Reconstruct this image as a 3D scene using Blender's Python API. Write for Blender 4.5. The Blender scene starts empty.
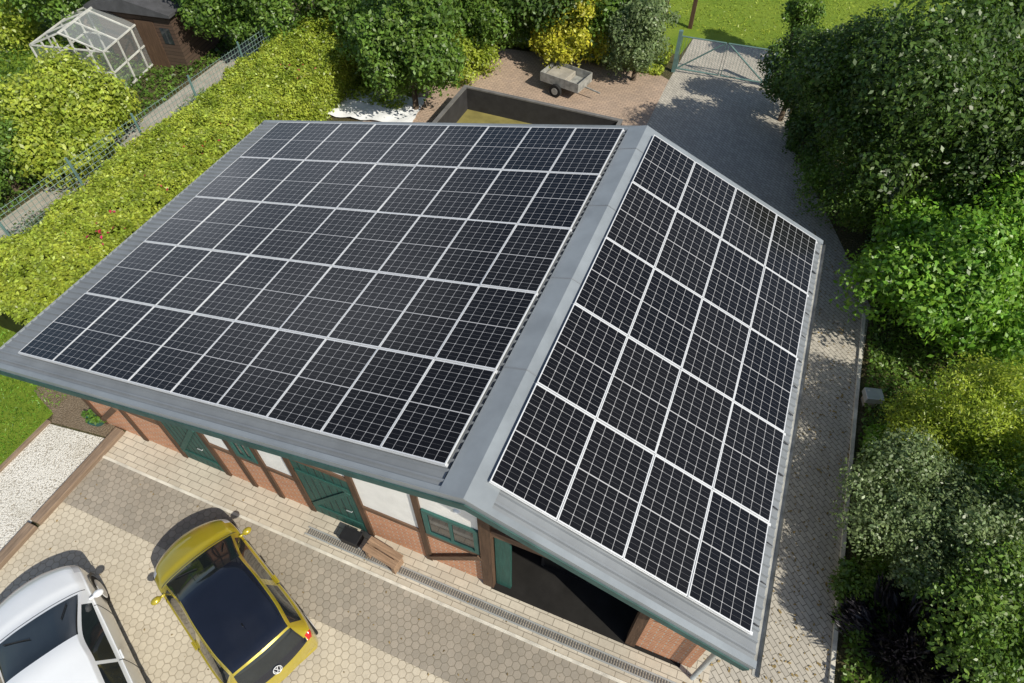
import bpy, bmesh, math, random
import numpy as np
from mathutils import Vector
R=math.radians
random.seed(5); rng=np.random.default_rng(5)
C=bpy.context.scene.collection
# ---------------- camera ----------------
F_=647.5; TH=R(50.85); AZ=R(-22.32); CAM=np.array([2.008,-3.615,13.0])
fh=np.array([math.sin(AZ),math.cos(AZ),0]); rt=np.array([math.cos(AZ),-math.sin(AZ),0]); up=np.array([0,0,1.])
fw=fh*math.cos(TH)-up*math.sin(TH); uu=fh*math.sin(TH)+up*math.cos(TH)
def g(px,py,z=0.0):
    v=fw+(px-512)/F_*rt+(341.5-py)/F_*uu
    t=(z-CAM[2])/v[2]; p=CAM+t*v
    return (float(p[0]),float(p[1]))
cd=bpy.data.cameras.new('camera'); co=bpy.data.objects.new('camera',cd); C.objects.link(co)
co.location=CAM; co.rotation_euler=(R(90)-TH,0,-AZ); cd.sensor_width=36; cd.lens=F_/1024*36; cd.clip_end=600
bpy.context.scene.camera=co
# ---------------- light ----------------
SAZ=R(-23); SEL=R(42)
w=bpy.data.worlds.new("World"); bpy.context.scene.world=w; w.use_nodes=True
nt=w.node_tree; bg=nt.nodes['Background']; sk=nt.nodes.new('ShaderNodeTexSky'); sk.sky_type='NISHITA'; sk.sun_disc=False
sk.sun_elevation=SEL; sk.sun_rotation=R(90)-SAZ; bg.inputs[1].default_value=0.115
tc=nt.nodes.new('ShaderNodeTexCoord'); nz=nt.nodes.new('ShaderNodeTexNoise'); nz.inputs['Scale'].default_value=2.2; nz.inputs['Detail'].default_value=6; nt.links.new(tc.outputs['Generated'],nz.inputs['Vector'])
def wm(lo,hi,b,src):
    n=nt.nodes.new('ShaderNodeMapRange'); nt.links.new(src,n.inputs[0]); n.inputs[1].default_value=lo; n.inputs[2].default_value=hi; n.inputs[4].default_value=b; return n.outputs[0]
def wmath(op,a,b):
    n=nt.nodes.new('ShaderNodeMath'); n.operation=op; nt.links.new(a,n.inputs[0]); nt.links.new(b,n.inputs[1]); return n.outputs[0]
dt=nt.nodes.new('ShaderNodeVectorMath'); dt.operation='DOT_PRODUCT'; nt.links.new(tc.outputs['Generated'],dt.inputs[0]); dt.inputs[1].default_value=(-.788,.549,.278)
added_cloud=wmath('MULTIPLY',wm(.94,.995,1.,dt.outputs['Value']),wm(.35,.58,1.,nz.outputs[0]))  # unseen bright cloud added to put a sky sheen on the upper-left panels
cl=wmath('MAXIMUM',wm(.5,.75,.22,nz.outputs[0]),added_cloud)
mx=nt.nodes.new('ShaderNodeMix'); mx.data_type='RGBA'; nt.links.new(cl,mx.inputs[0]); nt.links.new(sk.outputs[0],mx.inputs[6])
m2=nt.nodes.new('ShaderNodeMix'); m2.data_type='RGBA'; nt.links.new(added_cloud,m2.inputs[0]); m2.inputs[6].default_value=(6,6.1,6.4,1); m2.inputs[7].default_value=(17,18,20,1); nt.links.new(m2.outputs[2],mx.inputs[7]); nt.links.new(mx.outputs[2],bg.inputs[0])
sd=Vector((math.cos(SAZ)*math.cos(SEL),math.sin(SAZ)*math.cos(SEL),math.sin(SEL)))
sl=bpy.data.lights.new('sun','SUN'); sl.energy=5.0; sl.angle=R(.5); sl.color=(1,.945,.82)
so=bpy.data.objects.new('sun',sl); C.objects.link(so); so.rotation_euler=sd.to_track_quat('Z','Y').to_euler()
vs=bpy.context.scene.view_settings; vs.view_transform='Standard'; vs.look='None'; vs.exposure=0
# ---------------- materials ----------------
class M_:
    def __init__(s,name,rough=.7,spec=.3,metal=0):
        s.m=bpy.data.materials.new(name); s.m.use_nodes=True; s.t=s.m.node_tree; s.p=s.t.nodes['Principled BSDF']
        s.p.inputs['Roughness'].default_value=rough; s.p.inputs['Specular IOR Level'].default_value=spec; s.p.inputs['Metallic'].default_value=metal
    def n(s,ty): return s.t.nodes.new('ShaderNode'+ty)
    def put(s,a,inp):
        if isinstance(a,(int,float)): inp.default_value=a
        elif isinstance(a,tuple): inp.default_value=a if len(a)==len(inp.default_value) else tuple(a)+(1,)
        else: s.t.links.new(a,inp)
    def ma(s,op,a,b=0.,c=0.):
        n=s.n('Math'); n.operation=op; s.put(a,n.inputs[0]); s.put(b,n.inputs[1]); s.put(c,n.inputs[2]); return n.outputs[0]
    def mix(s,f,a,b,bt='MIX'):
        n=s.n('Mix'); n.data_type='RGBA'; n.blend_type=bt; s.put(f,n.inputs[0]); s.put(a,n.inputs[6]); s.put(b,n.inputs[7]); return n.outputs[2]
    def co(s,k='Object'):
        n=s.n('TexCoord'); return n.outputs[k]
    def xyz(s,v):
        n=s.n('SeparateXYZ'); s.put(v,n.inputs[0]); return n.outputs
    def com(s,x,y,z=0.):
        n=s.n('CombineXYZ'); s.put(x,n.inputs[0]); s.put(y,n.inputs[1]); s.put(z,n.inputs[2]); return n.outputs[0]
    def noise(s,v,sc,det=4,ro=.6,lo=.3,hi=.7):
        n=s.n('TexNoise'); n.inputs['Scale'].default_value=sc; n.inputs['Detail'].default_value=det; n.inputs['Roughness'].default_value=ro
        if v is not None: s.put(v,n.inputs['Vector'])
        r=s.n('MapRange'); s.put(n.outputs[0],r.inputs[0]); r.inputs[1].default_value=lo; r.inputs[2].default_value=hi; return r.outputs[0]
    def bump(s,h,d=.01,st=1.):
        n=s.n('Bump'); n.inputs['Distance'].default_value=d; n.inputs['Strength'].default_value=st; s.put(h,n.inputs['Height']); s.t.links.new(n.outputs[0],s.p.inputs['Normal'])
    def base(s,c): s.put(c,s.p.inputs['Base Color']); return s.m
def plain(name,c,rough=.6,spec=.3,metal=0,var=.25,sc=3.,bump=0.,bsc=60,coat=0):
    m=M_(name,rough,spec,metal); v=m.co()
    f=m.noise(v,sc,5)
    a=tuple(x*(1-var) for x in c); b=tuple(min(1,x*(1+var)) for x in c)
    m.base(m.mix(f,a,b))
    if bump: m.bump(m.noise(v,bsc,3),bump)
    if coat: m.p.inputs['Coat Weight'].default_value=coat; m.p.inputs['Coat Roughness'].default_value=.04
    return m.m
def hexpave(name,c1,c2,joint,size,dirt=(.10,.085,.06),jf=.6):
    m=M_(name,.85,.2); v=m.co()
    o=m.xyz(v); sx=m.ma('DIVIDE',o[0],size); sy=m.ma('DIVIDE',o[1],size); s3=math.sqrt(3)
    ax=m.ma('SUBTRACT',m.ma('FLOORED_MODULO',sx,1.),.5); ay=m.ma('SUBTRACT',m.ma('FLOORED_MODULO',sy,s3),s3/2)
    bx=m.ma('SUBTRACT',m.ma('FLOORED_MODULO',m.ma('ADD',sx,.5),1.),.5); by=m.ma('SUBTRACT',m.ma('FLOORED_MODULO',m.ma('ADD',sy,s3/2),s3),s3/2)
    la=m.ma('ADD',m.ma('MULTIPLY',ax,ax),m.ma('MULTIPLY',ay,ay)); lb=m.ma('ADD',m.ma('MULTIPLY',bx,bx),m.ma('MULTIPLY',by,by))
    s_=m.ma('LESS_THAN',la,lb)
    def sel(a,b): return m.ma('ADD',b,m.ma('MULTIPLY',s_,m.ma('SUBTRACT',a,b)))
    hx=sel(ax,bx); hy=sel(ay,by)
    d=m.ma('MAXIMUM',m.ma('ABSOLUTE',hx),m.ma('ADD',m.ma('MULTIPLY',m.ma('ABSOLUTE',hx),.5),m.ma('MULTIPLY',m.ma('ABSOLUTE',hy),.866)))
    wn=m.n('TexWhiteNoise'); m.put(m.com(m.ma('ROUND',m.ma('MULTIPLY',m.ma('SUBTRACT',sx,hx),4.)),m.ma('ROUND',m.ma('MULTIPLY',m.ma('SUBTRACT',sy,hy),4.))),wn.inputs['Vector'])
    rnd=wn.outputs['Value']
    r=m.n('MapRange'); m.put(d,r.inputs[0]); r.inputs[1].default_value=.41; r.inputs[2].default_value=.48; jm=r.outputs[0]
    col=m.mix(rnd,c1,c2); big=m.noise(v,.45,5,.65,.35,.7); fine=m.noise(v,9,5,.7,.3,.75)
    col=m.mix(m.ma('MULTIPLY',big,.4),col,dirt); col=m.mix(m.ma('MULTIPLY',fine,.3),col,tuple(x*.5 for x in c1))
    sp=m.noise(v,3.2,6,.75,.62,.70); col=m.mix(m.ma('MULTIPLY',sp,.4),col,tuple(x*.45 for x in c1))
    jn=m.ma('MULTIPLY',jm,m.ma('ADD',jf-.2,m.ma('MULTIPLY',m.noise(v,2.5,4,.7),.4)))
    col=m.mix(jn,col,joint)
    m.base(col); m.bump(m.ma('SUBTRACT',m.ma('MULTIPLY',fine,.2),jm),.006,.5); return m.m
def brickmat(name,c1,c2,mortar,bw,bh,ms=.008,wall=None,rot=0,dirt=(.1,.085,.06),dm=.3):
    m=M_(name,.88,.2); v=m.co(); o=m.xyz(v)
    if wall=='xz': vv=m.com(o[0],o[2])
    elif wall=='yz': vv=m.com(o[1],o[2])
    else: vv=v
    mp=m.n('Mapping'); m.put(vv,mp.inputs[0]); mp.inputs['Rotation'].default_value[2]=rot
    b=m.n('TexBrick'); m.put(mp.outputs[0],b.inputs['Vector']); m.put(c1,b.inputs['Color1']); m.put(c2,b.inputs['Color2']); m.put(mortar,b.inputs['Mortar'])
    b.inputs['Scale'].default_value=1; b.inputs['Brick Width'].default_value=bw; b.inputs['Row Height'].default_value=bh; b.inputs['Mortar Size'].default_value=ms; b.inputs['Bias'].default_value=0
    big=m.noise(v,.6,5,.65,.35,.7); fine=m.noise(v,12,5,.7,.3,.75)
    col=m.mix(m.ma('MULTIPLY',big,dm),b.outputs[0],dirt); col=m.mix(m.ma('MULTIPLY',fine,.35),col,tuple(x*.5 for x in c1))
    m.base(col); m.bump(m.ma('SUBTRACT',m.ma('MULTIPLY',fine,.3),b.outputs['Fac']),.008,.6); return m.m
def wood(name,c,wall='z',var=.4,rough=.75):
    m=M_(name,rough,.25); v=m.co(); mp=m.n('Mapping'); m.put(v,mp.inputs[0])
    mp.inputs['Scale'].default_value={'z':(30,30,2),'x':(2,30,30),'y':(30,2,30)}[wall]
    f=m.noise(mp.outputs[0],1.,5,.7); k=m.noise(v,1.5,3)
    col=m.mix(f,tuple(x*(1-var) for x in c),tuple(x*(1+var) for x in c)); col=m.mix(m.ma('MULTIPLY',k,.3),col,tuple(x*.5 for x in c)); m.base(col); m.bump(f,.004); return m.m
def leafmat(name,dark,light,sc=1.3,tr=.35,rough=.4):
    m=M_(name,rough,.45); ge=m.n('NewGeometry'); v=m.co()
    f=m.noise(v,sc,5,.65,.36,.64); r=ge.outputs['Random Per Island']
    k=m.ma('ADD',m.ma('MULTIPLY',f,.6),m.ma('MULTIPLY',r,.4))
    col=m.mix(k,dark,light); hs=m.n('HueSaturation'); m.put(m.ma('ADD',.478,m.ma('MULTIPLY',r,.036)),hs.inputs['Hue']); m.put(col,hs.inputs['Color']); m.put(m.ma('ADD',.6,m.ma('MULTIPLY',m.ma('FRACT',m.ma('MULTIPLY',r,37.)),.95)),hs.inputs['Value'])
    m.base(hs.outputs[0]); tb=m.n('BsdfTranslucent'); m.put(m.mix(.5,hs.outputs[0],(light[0]*1.3,light[1]*1.5,light[2]*.6)),tb.inputs[0])
    ms=m.n('MixShader'); ms.inputs[0].default_value=tr; out=m.t.nodes['Material Output']
    m.t.links.new(m.p.outputs[0],ms.inputs[1]); m.t.links.new(tb.outputs[0],ms.inputs[2]); m.t.links.new(ms.outputs[0],out.inputs[0]); return m.m
# ---------------- mesh helpers ----------------
class MB:
    def __init__(s): s.v=[]; s.f=[]
    def add(s,vs,fs):
        k=len(s.v); s.v+=[tuple(map(float,p)) for p in vs]; s.f+=[tuple(i+k for i in q) for q in fs]; return s
    def box(s,x0,x1,y0,y1,z0,z1):
        return s.add([(x0,y0,z0),(x1,y0,z0),(x1,y1,z0),(x0,y1,z0),(x0,y0,z1),(x1,y0,z1),(x1,y1,z1),(x0,y1,z1)],[(0,3,2,1),(4,5,6,7),(0,1,5,4),(1,2,6,5),(2,3,7,6),(3,0,4,7)])
    def prism(s,pts,y0,y1):
        n=len(pts); return s.add([(x,y0,z) for x,z in pts]+[(x,y1,z) for x,z in pts],[tuple(range(n)),tuple(range(2*n-1,n-1,-1))]+[(i,i+n,(i+1)%n+n,(i+1)%n) for i in range(n)])
    def tube(s,pts,rs,n=8,cap=True):
        pts=[Vector(p) for p in pts]
        if isinstance(rs,(int,float)): rs=[rs]*len(pts)
        vs=[];fs=[]
        for i,p in enumerate(pts):
            d=(pts[min(i+1,len(pts)-1)]-pts[max(i-1,0)]).normalized()
            a=d.cross(Vector((0,0,1)) if abs(d.z)<.9 else Vector((1,0,0))).normalized(); b=d.cross(a)
            for k in range(n):
                t=2*math.pi*k/n; vs.append(p+rs[i]*(math.cos(t)*a+math.sin(t)*b))
        for i in range(len(pts)-1):
            for k in range(n): fs.append((i*n+k,i*n+(k+1)%n,(i+1)*n+(k+1)%n,(i+1)*n+k))
        if cap: fs+= [tuple(range(n)),tuple(range((len(pts)-1)*n+n-1,(len(pts)-1)*n-1,-1))]
        return s.add(vs,fs)
    def bar(s,p,q,w=.04,h=.04):
        p=Vector(p);q=Vector(q);d=(q-p).normalized(); a=d.cross(Vector((0,0,1)) if abs(d.z)<.95 else Vector((1,0,0))).normalized(); b=a.cross(d)
        vs=[]
        for e in (p,q):
            for sa,sb in ((-1,-1),(1,-1),(1,1),(-1,1)): vs.append(e+a*w/2*sa+b*h/2*sb)
        return s.add(vs,[(0,1,2,3),(7,6,5,4),(0,4,5,1),(1,5,6,2),(2,6,7,3),(3,7,4,0)])
    def ball(s,c,r,n=12,k=8):
        vs=[];fs=[]
        for i in range(k+1):
            t=math.pi*i/k
            for j in range(n):
                a=2*math.pi*j/n; vs.append((c[0]+r[0]*math.sin(t)*math.cos(a),c[1]+r[1]*math.sin(t)*math.sin(a),c[2]+r[2]*math.cos(t)))
        for i in range(k):
            for j in range(n): fs.append((i*n+j,(i+1)*n+j,(i+1)*n+(j+1)%n,i*n+(j+1)%n))
        return s.add(vs,fs)
    def build(s,name,mat,parent=None,smooth=False,bevel=0,kind=None):
        me=bpy.data.meshes.new(name); me.from_pydata(s.v,[],s.f); me.update()
        if smooth: me.shade_smooth()
        return link(name,me,mat,parent,bevel,kind)
def link(name,me,mat,parent=None,bevel=0,kind=None):
    me.materials.append(mat); o=bpy.data.objects.new(name,me); C.objects.link(o)
    if parent: o.parent=parent
    if bevel:
        b=o.modifiers.new('bevel','BEVEL'); b.width=bevel; b.segments=2; b.limit_method='ANGLE'
    if kind: o['kind']=kind
    return o
def tag(o,label,cat,group=None):
    o['label']=label; o['category']=cat
    if group: o['group']=group
    return o
def thing(name,label,cat,loc=(0,0,0),rz=0,group=None):
    o=bpy.data.objects.new(name,None); C.objects.link(o); o.location=loc; o.rotation_euler=(0,0,rz); o.empty_display_size=.1
    return tag(o,label,cat,group)
def sheet(name,pts,z,mat,kind='structure'):
    return MB().add([(x,y,z) for x,y in pts],[tuple(range(len(pts)))]).build(name,mat,None,kind=kind)
def leafmesh(name,P,Nn,size,mat,parent=None,kind=None,asp=.55,tdir=None):
    n=len(P); a=rng.normal(size=(n,3)); Nn=Nn/np.linalg.norm(Nn,axis=1,keepdims=True)
    t=np.cross(Nn,a) if tdir is None else tdir+rng.normal(size=(n,3))*.35; t/=np.linalg.norm(t,axis=1,keepdims=True)+1e-9; b=np.cross(Nn,t)
    s=size*rng.uniform(.5,1.5,(n,1)); V=np.empty((n,4,3))
    V[:,0]=P-t*s*.5; V[:,1]=P+b*s*asp*.5+Nn*s*.1; V[:,2]=P+t*s*.5; V[:,3]=P-b*s*asp*.5+Nn*s*.1
    me=bpy.data.meshes.new(name); me.vertices.add(4*n); me.vertices.foreach_set('co',V.ravel().astype(np.float32))
    me.loops.add(4*n); me.loops.foreach_set('vertex_index',np.arange(4*n,dtype=np.int32)); me.polygons.add(n)
    me.polygons.foreach_set('loop_start',np.arange(0,4*n,4,dtype=np.int32)); me.polygons.foreach_set('loop_total',np.full(n,4,dtype=np.int32)); me.update(calc_edges=True)
    return link(name,me,mat,parent,0,kind)
def crownpts(rad,n,K=26,sub=(.18,.42),low=-.5):
    rad=np.array(rad); d=rng.normal(size=(K,3)); d/=np.linalg.norm(d,axis=1,keepdims=True); d[:,2]=np.maximum(d[:,2],low)
    cen=d*rad*rng.uniform(.5,.95,(K,1)); rr=rng.uniform(sub[0],sub[1],K)*rad.mean()
    cen=np.vstack([cen,[[0,0,0]]]); rr=np.append(rr,rad.mean()*.58)
    pr=rr**2; pr/=pr.sum(); idx=rng.choice(K+1,n,p=pr)
    q=rng.normal(size=(n,3)); q/=np.linalg.norm(q,axis=1,keepdims=True); q[:,2]=np.where(rng.random(n)<.5,np.abs(q[:,2]),q[:,2])
    rad_=rr[idx]*rng.uniform(.4,1.2,n)**.65*(1+.22*np.sin(q[:,0]*9+idx)*np.sin(q[:,1]*8+idx*2))
    P=cen[idx]+q*rad_[:,None]
    Nn=q*.7+rng.normal(size=(n,3))*.5+np.array([.25,-.1,.35]); return P,Nn,cen,rr
barkm=wood('bark',(.09,.065,.045),'z')
def tree(name,label,cat,px,py,z,rad,n,size,mat,K=26,group=None,sub=(.18,.42),asp=.55,up_=False):
    x,y=g(px,py,z); t=thing(name,label,cat,(x,y,0),0,group)
    P,Nn,cen,rr=crownpts(rad,n,K,sub=sub); td=None
    if up_: td=P/np.linalg.norm(P,axis=1,keepdims=True)+np.array([0,0,.7])
    P=P+np.array([0,0,z]); P[:,2]=np.maximum(P[:,2],.03+rng.random(len(P))*.1)
    leafmesh('crown',P,Nn,size,mat,t,asp=asp,tdir=td)
    b=MB(); r0=.05+.03*max(rad); b.tube([(0,0,0),(.03,.02,z*.5),(0,0,z)],[r0,r0*.75,r0*.5],8)
    for k in range(min(8,K)):
        c=cen[k]+np.array([0,0,z]); b.tube([(0,0,z*.45),((c[0])*.5,(c[1])*.5,z*.45+(c[2]-z*.45)*.6),tuple(c)],[r0*.5,r0*.3,r0*.1],6)
    b.build('trunk',barkm,t,smooth=True); return t
Mt={}
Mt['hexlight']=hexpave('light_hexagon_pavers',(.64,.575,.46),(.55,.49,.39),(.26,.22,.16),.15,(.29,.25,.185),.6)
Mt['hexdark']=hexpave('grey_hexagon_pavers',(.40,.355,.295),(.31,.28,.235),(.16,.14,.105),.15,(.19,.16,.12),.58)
Mt['strip']=brickmat('pale_strip_pavers',(.62,.56,.46),(.52,.47,.385),(.25,.215,.17),.30,.15,.007)
Mt['pathm']=brickmat('grey_path_pavers',(.54,.50,.43),(.42,.39,.34),(.17,.155,.13),.2,.10,.007,rot=R(45),dirt=(.22,.20,.16))
Mt['patio']=brickmat('red_patio_pavers',(.54,.40,.30),(.42,.32,.25),(.17,.13,.10),.2,.10,.007)
Mt['kerb']=plain('pale_kerb_concrete',(.58,.55,.48),.85,bump=.003)
m=M_('earth',.95,.1); v=m.co(); col=m.mix(m.noise(v,.7,6,.7),(.085,.065,.036),(.055,.08,.02)); col=m.mix(m.noise(v,14,4,.7,.35,.75),col,(.16,.13,.08)); m.base(col); m.bump(m.noise(v,20,4),.04); Mt['earth']=m.m
m=M_('lawn_grass',.9,.15); v=m.co(); col=m.mix(m.noise(v,.5,6,.7),(.20,.32,.03),(.34,.44,.055)); col=m.mix(m.noise(v,40,4,.7,.4,.8),col,(.08,.15,.015)); m.base(col); m.bump(m.noise(v,60,4),.03); Mt['lawn']=m.m
m=M_('white_gravel',.9,.2); v=m.co(); vo=m.n('TexVoronoi'); m.put(v,vo.inputs['Vector']); vo.inputs['Scale'].default_value=34
col=m.mix(m.noise(v,28,2,.5),(.62,.60,.54),(.80,.78,.73)); r=m.n('MapRange'); m.put(vo.outputs['Distance'],r.inputs[0]); r.inputs[1].default_value=.45; r.inputs[2].default_value=.85; col=m.mix(r.outputs[0],col,(.34,.31,.26)); col=m.mix(m.ma('MULTIPLY',m.noise(v,1.2,4,.7,.45,.75),.3),col,(.3,.26,.18)); m.base(col); m.bump(m.ma('SUBTRACT',1.,vo.outputs['Distance']),.015); Mt['gravel']=m.m
m=M_('bare_soil',.95,.1); v=m.co(); col=m.mix(m.noise(v,2,6,.7),(.26,.20,.14),(.38,.31,.23)); col=m.mix(m.noise(v,25,3),col,(.16,.12,.08)); m.base(col); m.bump(m.noise(v,30,4),.03); Mt['soil']=m.m
Mt['concrete']=plain('worn_concrete',(.36,.33,.28),.9,sc=2,bump=.004)
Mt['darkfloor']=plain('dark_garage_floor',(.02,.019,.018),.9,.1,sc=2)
Mt['roof']=plain('grey_roof_sheet',(.19,.205,.22),.42,.4,.0,var=.15,sc=1.2)
Mt['cap']=plain('grey_ridge_metal',(.23,.255,.275),.38,.45,.0,var=.14,sc=1.5)
Mt['alu']=plain('brushed_aluminium',(.68,.69,.70),.4,.5,.2,var=.08)
Mt['black']=plain('black_plastic',(.015,.015,.017),.5,.4)
Mt['brick']=brickmat('orange_brick',(.66,.29,.145),(.52,.21,.105),(.54,.47,.38),.24,.083,.012,'xz',dm=.1)
Mt['plaster']=plain('white_plaster',(.82,.81,.78),.9,.2,var=.06,bump=.002)
Mt['sideplaster']=plain('grey_side_render',(.30,.29,.27),.9,.2,var=.1,bump=.002)
Mt['timber']=wood('dark_timber',(.10,.06,.038),'z'); Mt['timberx']=wood('dark_timber_rail',(.14,.085,.055),'x')
Mt['sleeper']=wood('weathered_sleeper',(.24,.175,.125),'y')
Mt['teal']=wood('teal_green_paint',(.028,.095,.08),'z',.3,.55)
Mt['tealx']=plain('teal_green_trim',(.03,.10,.088),.55,.4,var=.2)
Mt['glass']=plain('dark_window_glass',(.02,.025,.03),.05,.6)
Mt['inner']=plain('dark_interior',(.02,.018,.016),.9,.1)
Mt['bench']=wood('bench_wood',(.30,.20,.13),'x')
Mt['galv']=plain('galvanised_steel',(.42,.44,.44),.45,.5,.4,var=.15)
Mt['old']=plain('weathered_trailer_metal',(.30,.30,.28),.65,.4,.1,var=.4,sc=5)
Mt['white']=plain('white_sheet',(.80,.81,.82),.7,.3,var=.05)
Mt['grate']=plain('drain_grating',(.13,.125,.12),.6,.4)
# ---------------- ground ----------------
sheet('ground',[(-120,-60),(120,-60),(120,160),(-120,160)],-.008,Mt['earth'])
sheet('courtyard_paving',[(-9.3,-30),(30,-30),(30,-1.62),(-9.3,-1.62)],0,Mt['hexlight'])
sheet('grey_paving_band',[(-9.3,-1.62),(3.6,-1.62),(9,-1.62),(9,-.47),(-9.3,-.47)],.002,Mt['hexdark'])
sheet('wall_side_paving',[(-9.3,-.41),(4.3,-.41),(4.3,9.2),(-9.3,9.2)],0,Mt['strip'])
MB().box(-9.3,4.3,-.47,-.41,-.05,.02).build('kerb_strip',Mt['kerb'],kind='structure')
sheet('side_path',[(4.3,-.41),(6.3,-.41),(6.35,7),(6.5,11),(5.2,14.2),(3.4,18.2),(2.9,24.3),(-1.2,24.3),(-1.35,20.5),(-1.35,9.2),(4.3,9.2)],0,Mt['pathm'])
MB().box(6.31,6.39,-1.6,10.6,-.05,.06).build('path_kerb',Mt['kerb'],kind='structure')
sheet('patio_paving',[(-9.6,9.2),(-1.35,9.2),(-1.35,20.5),(-2.5,21.2),(-9.5,20.2),(-11.5,16)],.001,Mt['patio'])
sheet('lawn',[(-12,22.6),(-1.4,22.6),(-1.2,24.3),(2.9,24.3),(3.2,23.2),(40,23.2),(60,90),(-30,90)],.0,Mt['lawn'])
sheet('left_grass',[(-16,-8),(-11.25,-8),(-11.25,.0),(-12.2,.3),(-12.6,1.6),(-16,2)],.0,Mt['lawn'])
sheet('gravel_bed',[(-11.1,-9),(-9.52,-9),(-9.52,-.05),(-11.1,-.25)],.004,Mt['gravel'])
sheet('bare_soil',[(-12.6,1.8),(-12.2,.3),(-11.25,0),(-11.1,-.2),(-9.5,-.0),(-9.5,4),(-12.4,4)],-.002,Mt['soil'])
sheet('neighbour_path',[(-18.3,2),(-17.1,2),(-16.8,10),(-17.0,18),(-18.4,18),(-18.2,10)],0,Mt['concrete'])
sheet('neighbour_lawn',[(-60,4),(-22.5,4),(-21.5,10),(-25,13),(-25,60),(-60,60)],0,Mt['lawn'])
for k in range(3):
    y0=-7.2+k*2.5; tag(MB().box(-9.5,-9.28,y0,y0+2.44,-.05,.13).build('timber_sleeper',Mt['sleeper'],bevel=.015),['weathered brown timber sleeper edging the white gravel, nearest the camera','weathered brown timber sleeper edging the white gravel, middle of the row','weathered brown timber sleeper edging the white gravel, ending at the barn'][k],'sleeper','sleepers edging the gravel bed')
tag(MB().box(-11.18,-11.1,-7,-.2,-.05,.08).build('edging_board',Mt['sleeper']),'thin brown edging board between the white gravel and the grass','edging board')
b=MB()
for k in range(170): b.box(-4.0+k*.05,-3.972+k*.05,-.22,-.10,.0,.012)
dr=thing('drain_channel','narrow drainage channel with dark slotted grating along the barn front','drain',(0,0,0))
b.build('grating',Mt['grate'],dr); bb=MB(); bb.box(-4.05,4.5,-.25,-.22,0,.014); bb.box(-4.05,4.5,-.10,-.07,0,.014); bb.build('channel_edge',Mt['galv'],dr)
# ---------------- barn ----------------
sL,sR=R(12.53),R(22.84); H=5.156; aL,aR,cw,cwr,RP=.479,.214,1.0923,1.0664,1.758
HR=H-.135
EL,ER=11.05,4.63
def LZ(d,off=0): return (-d*math.cos(sL)-off*math.sin(sL), HR-d*math.sin(sL)+off*math.cos(sL))
def RZ(d,off=0): return (d*math.cos(sR)+off*math.sin(sR), HR-d*math.sin(sR)+off*math.cos(sR))
def roofz(x): return HR+x*math.tan(sL) if x<0 else HR-x*math.tan(sR)
barn=thing('barn','long timber framed brick barn with grey sheet metal roof','barn')
Y0,Y1=-.36,9.02
rf=MB(); rf.prism([LZ(0),LZ(EL),LZ(EL,-.09),(0,HR-.1),RZ(ER,-.09),RZ(ER),],Y0+.03,Y1-.03)
def quadrib(b,P,d0,d1,y,w=.04,h=.035):
    a0=P(d0);a1=P(d1);t0=P(d0,h);t1=P(d1,h)
    b.add([(a0[0],y-w*.8,a0[1]+.001),(a1[0],y-w*.8,a1[1]+.001),(a1[0],y+w*.8,a1[1]+.001),(a0[0],y+w*.8,a0[1]+.001),(t0[0],y-w*.4,t0[1]),(t1[0],y-w*.4,t1[1]),(t1[0],y+w*.4,t1[1]),(t0[0],y+w*.4,t0[1])],[(4,5,6,7),(0,1,5,4),(2,3,7,6),(1,2,6,5),(3,0,4,7)])
y=-.17
while y<8.95:
    quadrib(rf,LZ,.3,EL-.01,y); quadrib(rf,RZ,.2,ER-.01,y); y+=.165
roof=rf.build('roof',Mt['roof'],barn)
b=MB(); b.prism([LZ(0,.075),LZ(.40,.045),LZ(.40,.038),(0,HR+.06)],Y0-.01,Y1+.01); b.prism([LZ(0,.075),(0,HR+.06),RZ(.36,.042),RZ(.36,.05)],Y0-.01,Y1+.01); cap=b.build('ridge_cap',Mt['cap'],roof)
b=MB()
for yy in (1.9,4.0,6.1,8.1): b.prism([LZ(0,.082),LZ(.40,.052),LZ(.40,.045),(0,HR+.066),RZ(.36,.049),RZ(.36,.057)],yy,yy+.025)
b.build('cap_joint',Mt['roof'],cap)
for (ya,yb) in ((Y0,Y0+.09),(Y1-.12,Y1)):
    b=MB(); b.prism([LZ(.4,.042),LZ(EL+.02,.042),LZ(EL+.02,.0),LZ(.4,.0)],ya,yb); b.prism([RZ(.36,.0),RZ(ER+.02,.0),RZ(ER+.02,.042),RZ(.36,.042)],ya,yb)
    yo=ya-.012 if ya<0 else yb
    b.prism([LZ(0,.06),LZ(EL+.02,.04),LZ(EL+.02,-.08),(0,HR-.10)],yo,yo+.012); b.prism([LZ(0,.06),(0,HR-.10),RZ(ER+.02,-.08),RZ(ER+.02,.04)],yo,yo+.012)
    b.build('verge_trim',Mt['cap'],roof)
b=MB()
y=-.09
while y<8.85:
    P=LZ; d=.405; a=P(d,.002);c=P(d+.035,.002);t=P(d,.04); b.add([(a[0],y-.05,a[1]),(c[0],y-.035,c[1]),(c[0],y+.035,c[1]),(a[0],y+.05,a[1]),(t[0],y-.05,t[1]),(t[0],y+.05,t[1])],[(0,1,2,3),(0,1,4),(3,2,5),(4,1,2,5)])
    y+=.165
b.build('profile_filler',Mt['black'],roof)
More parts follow.
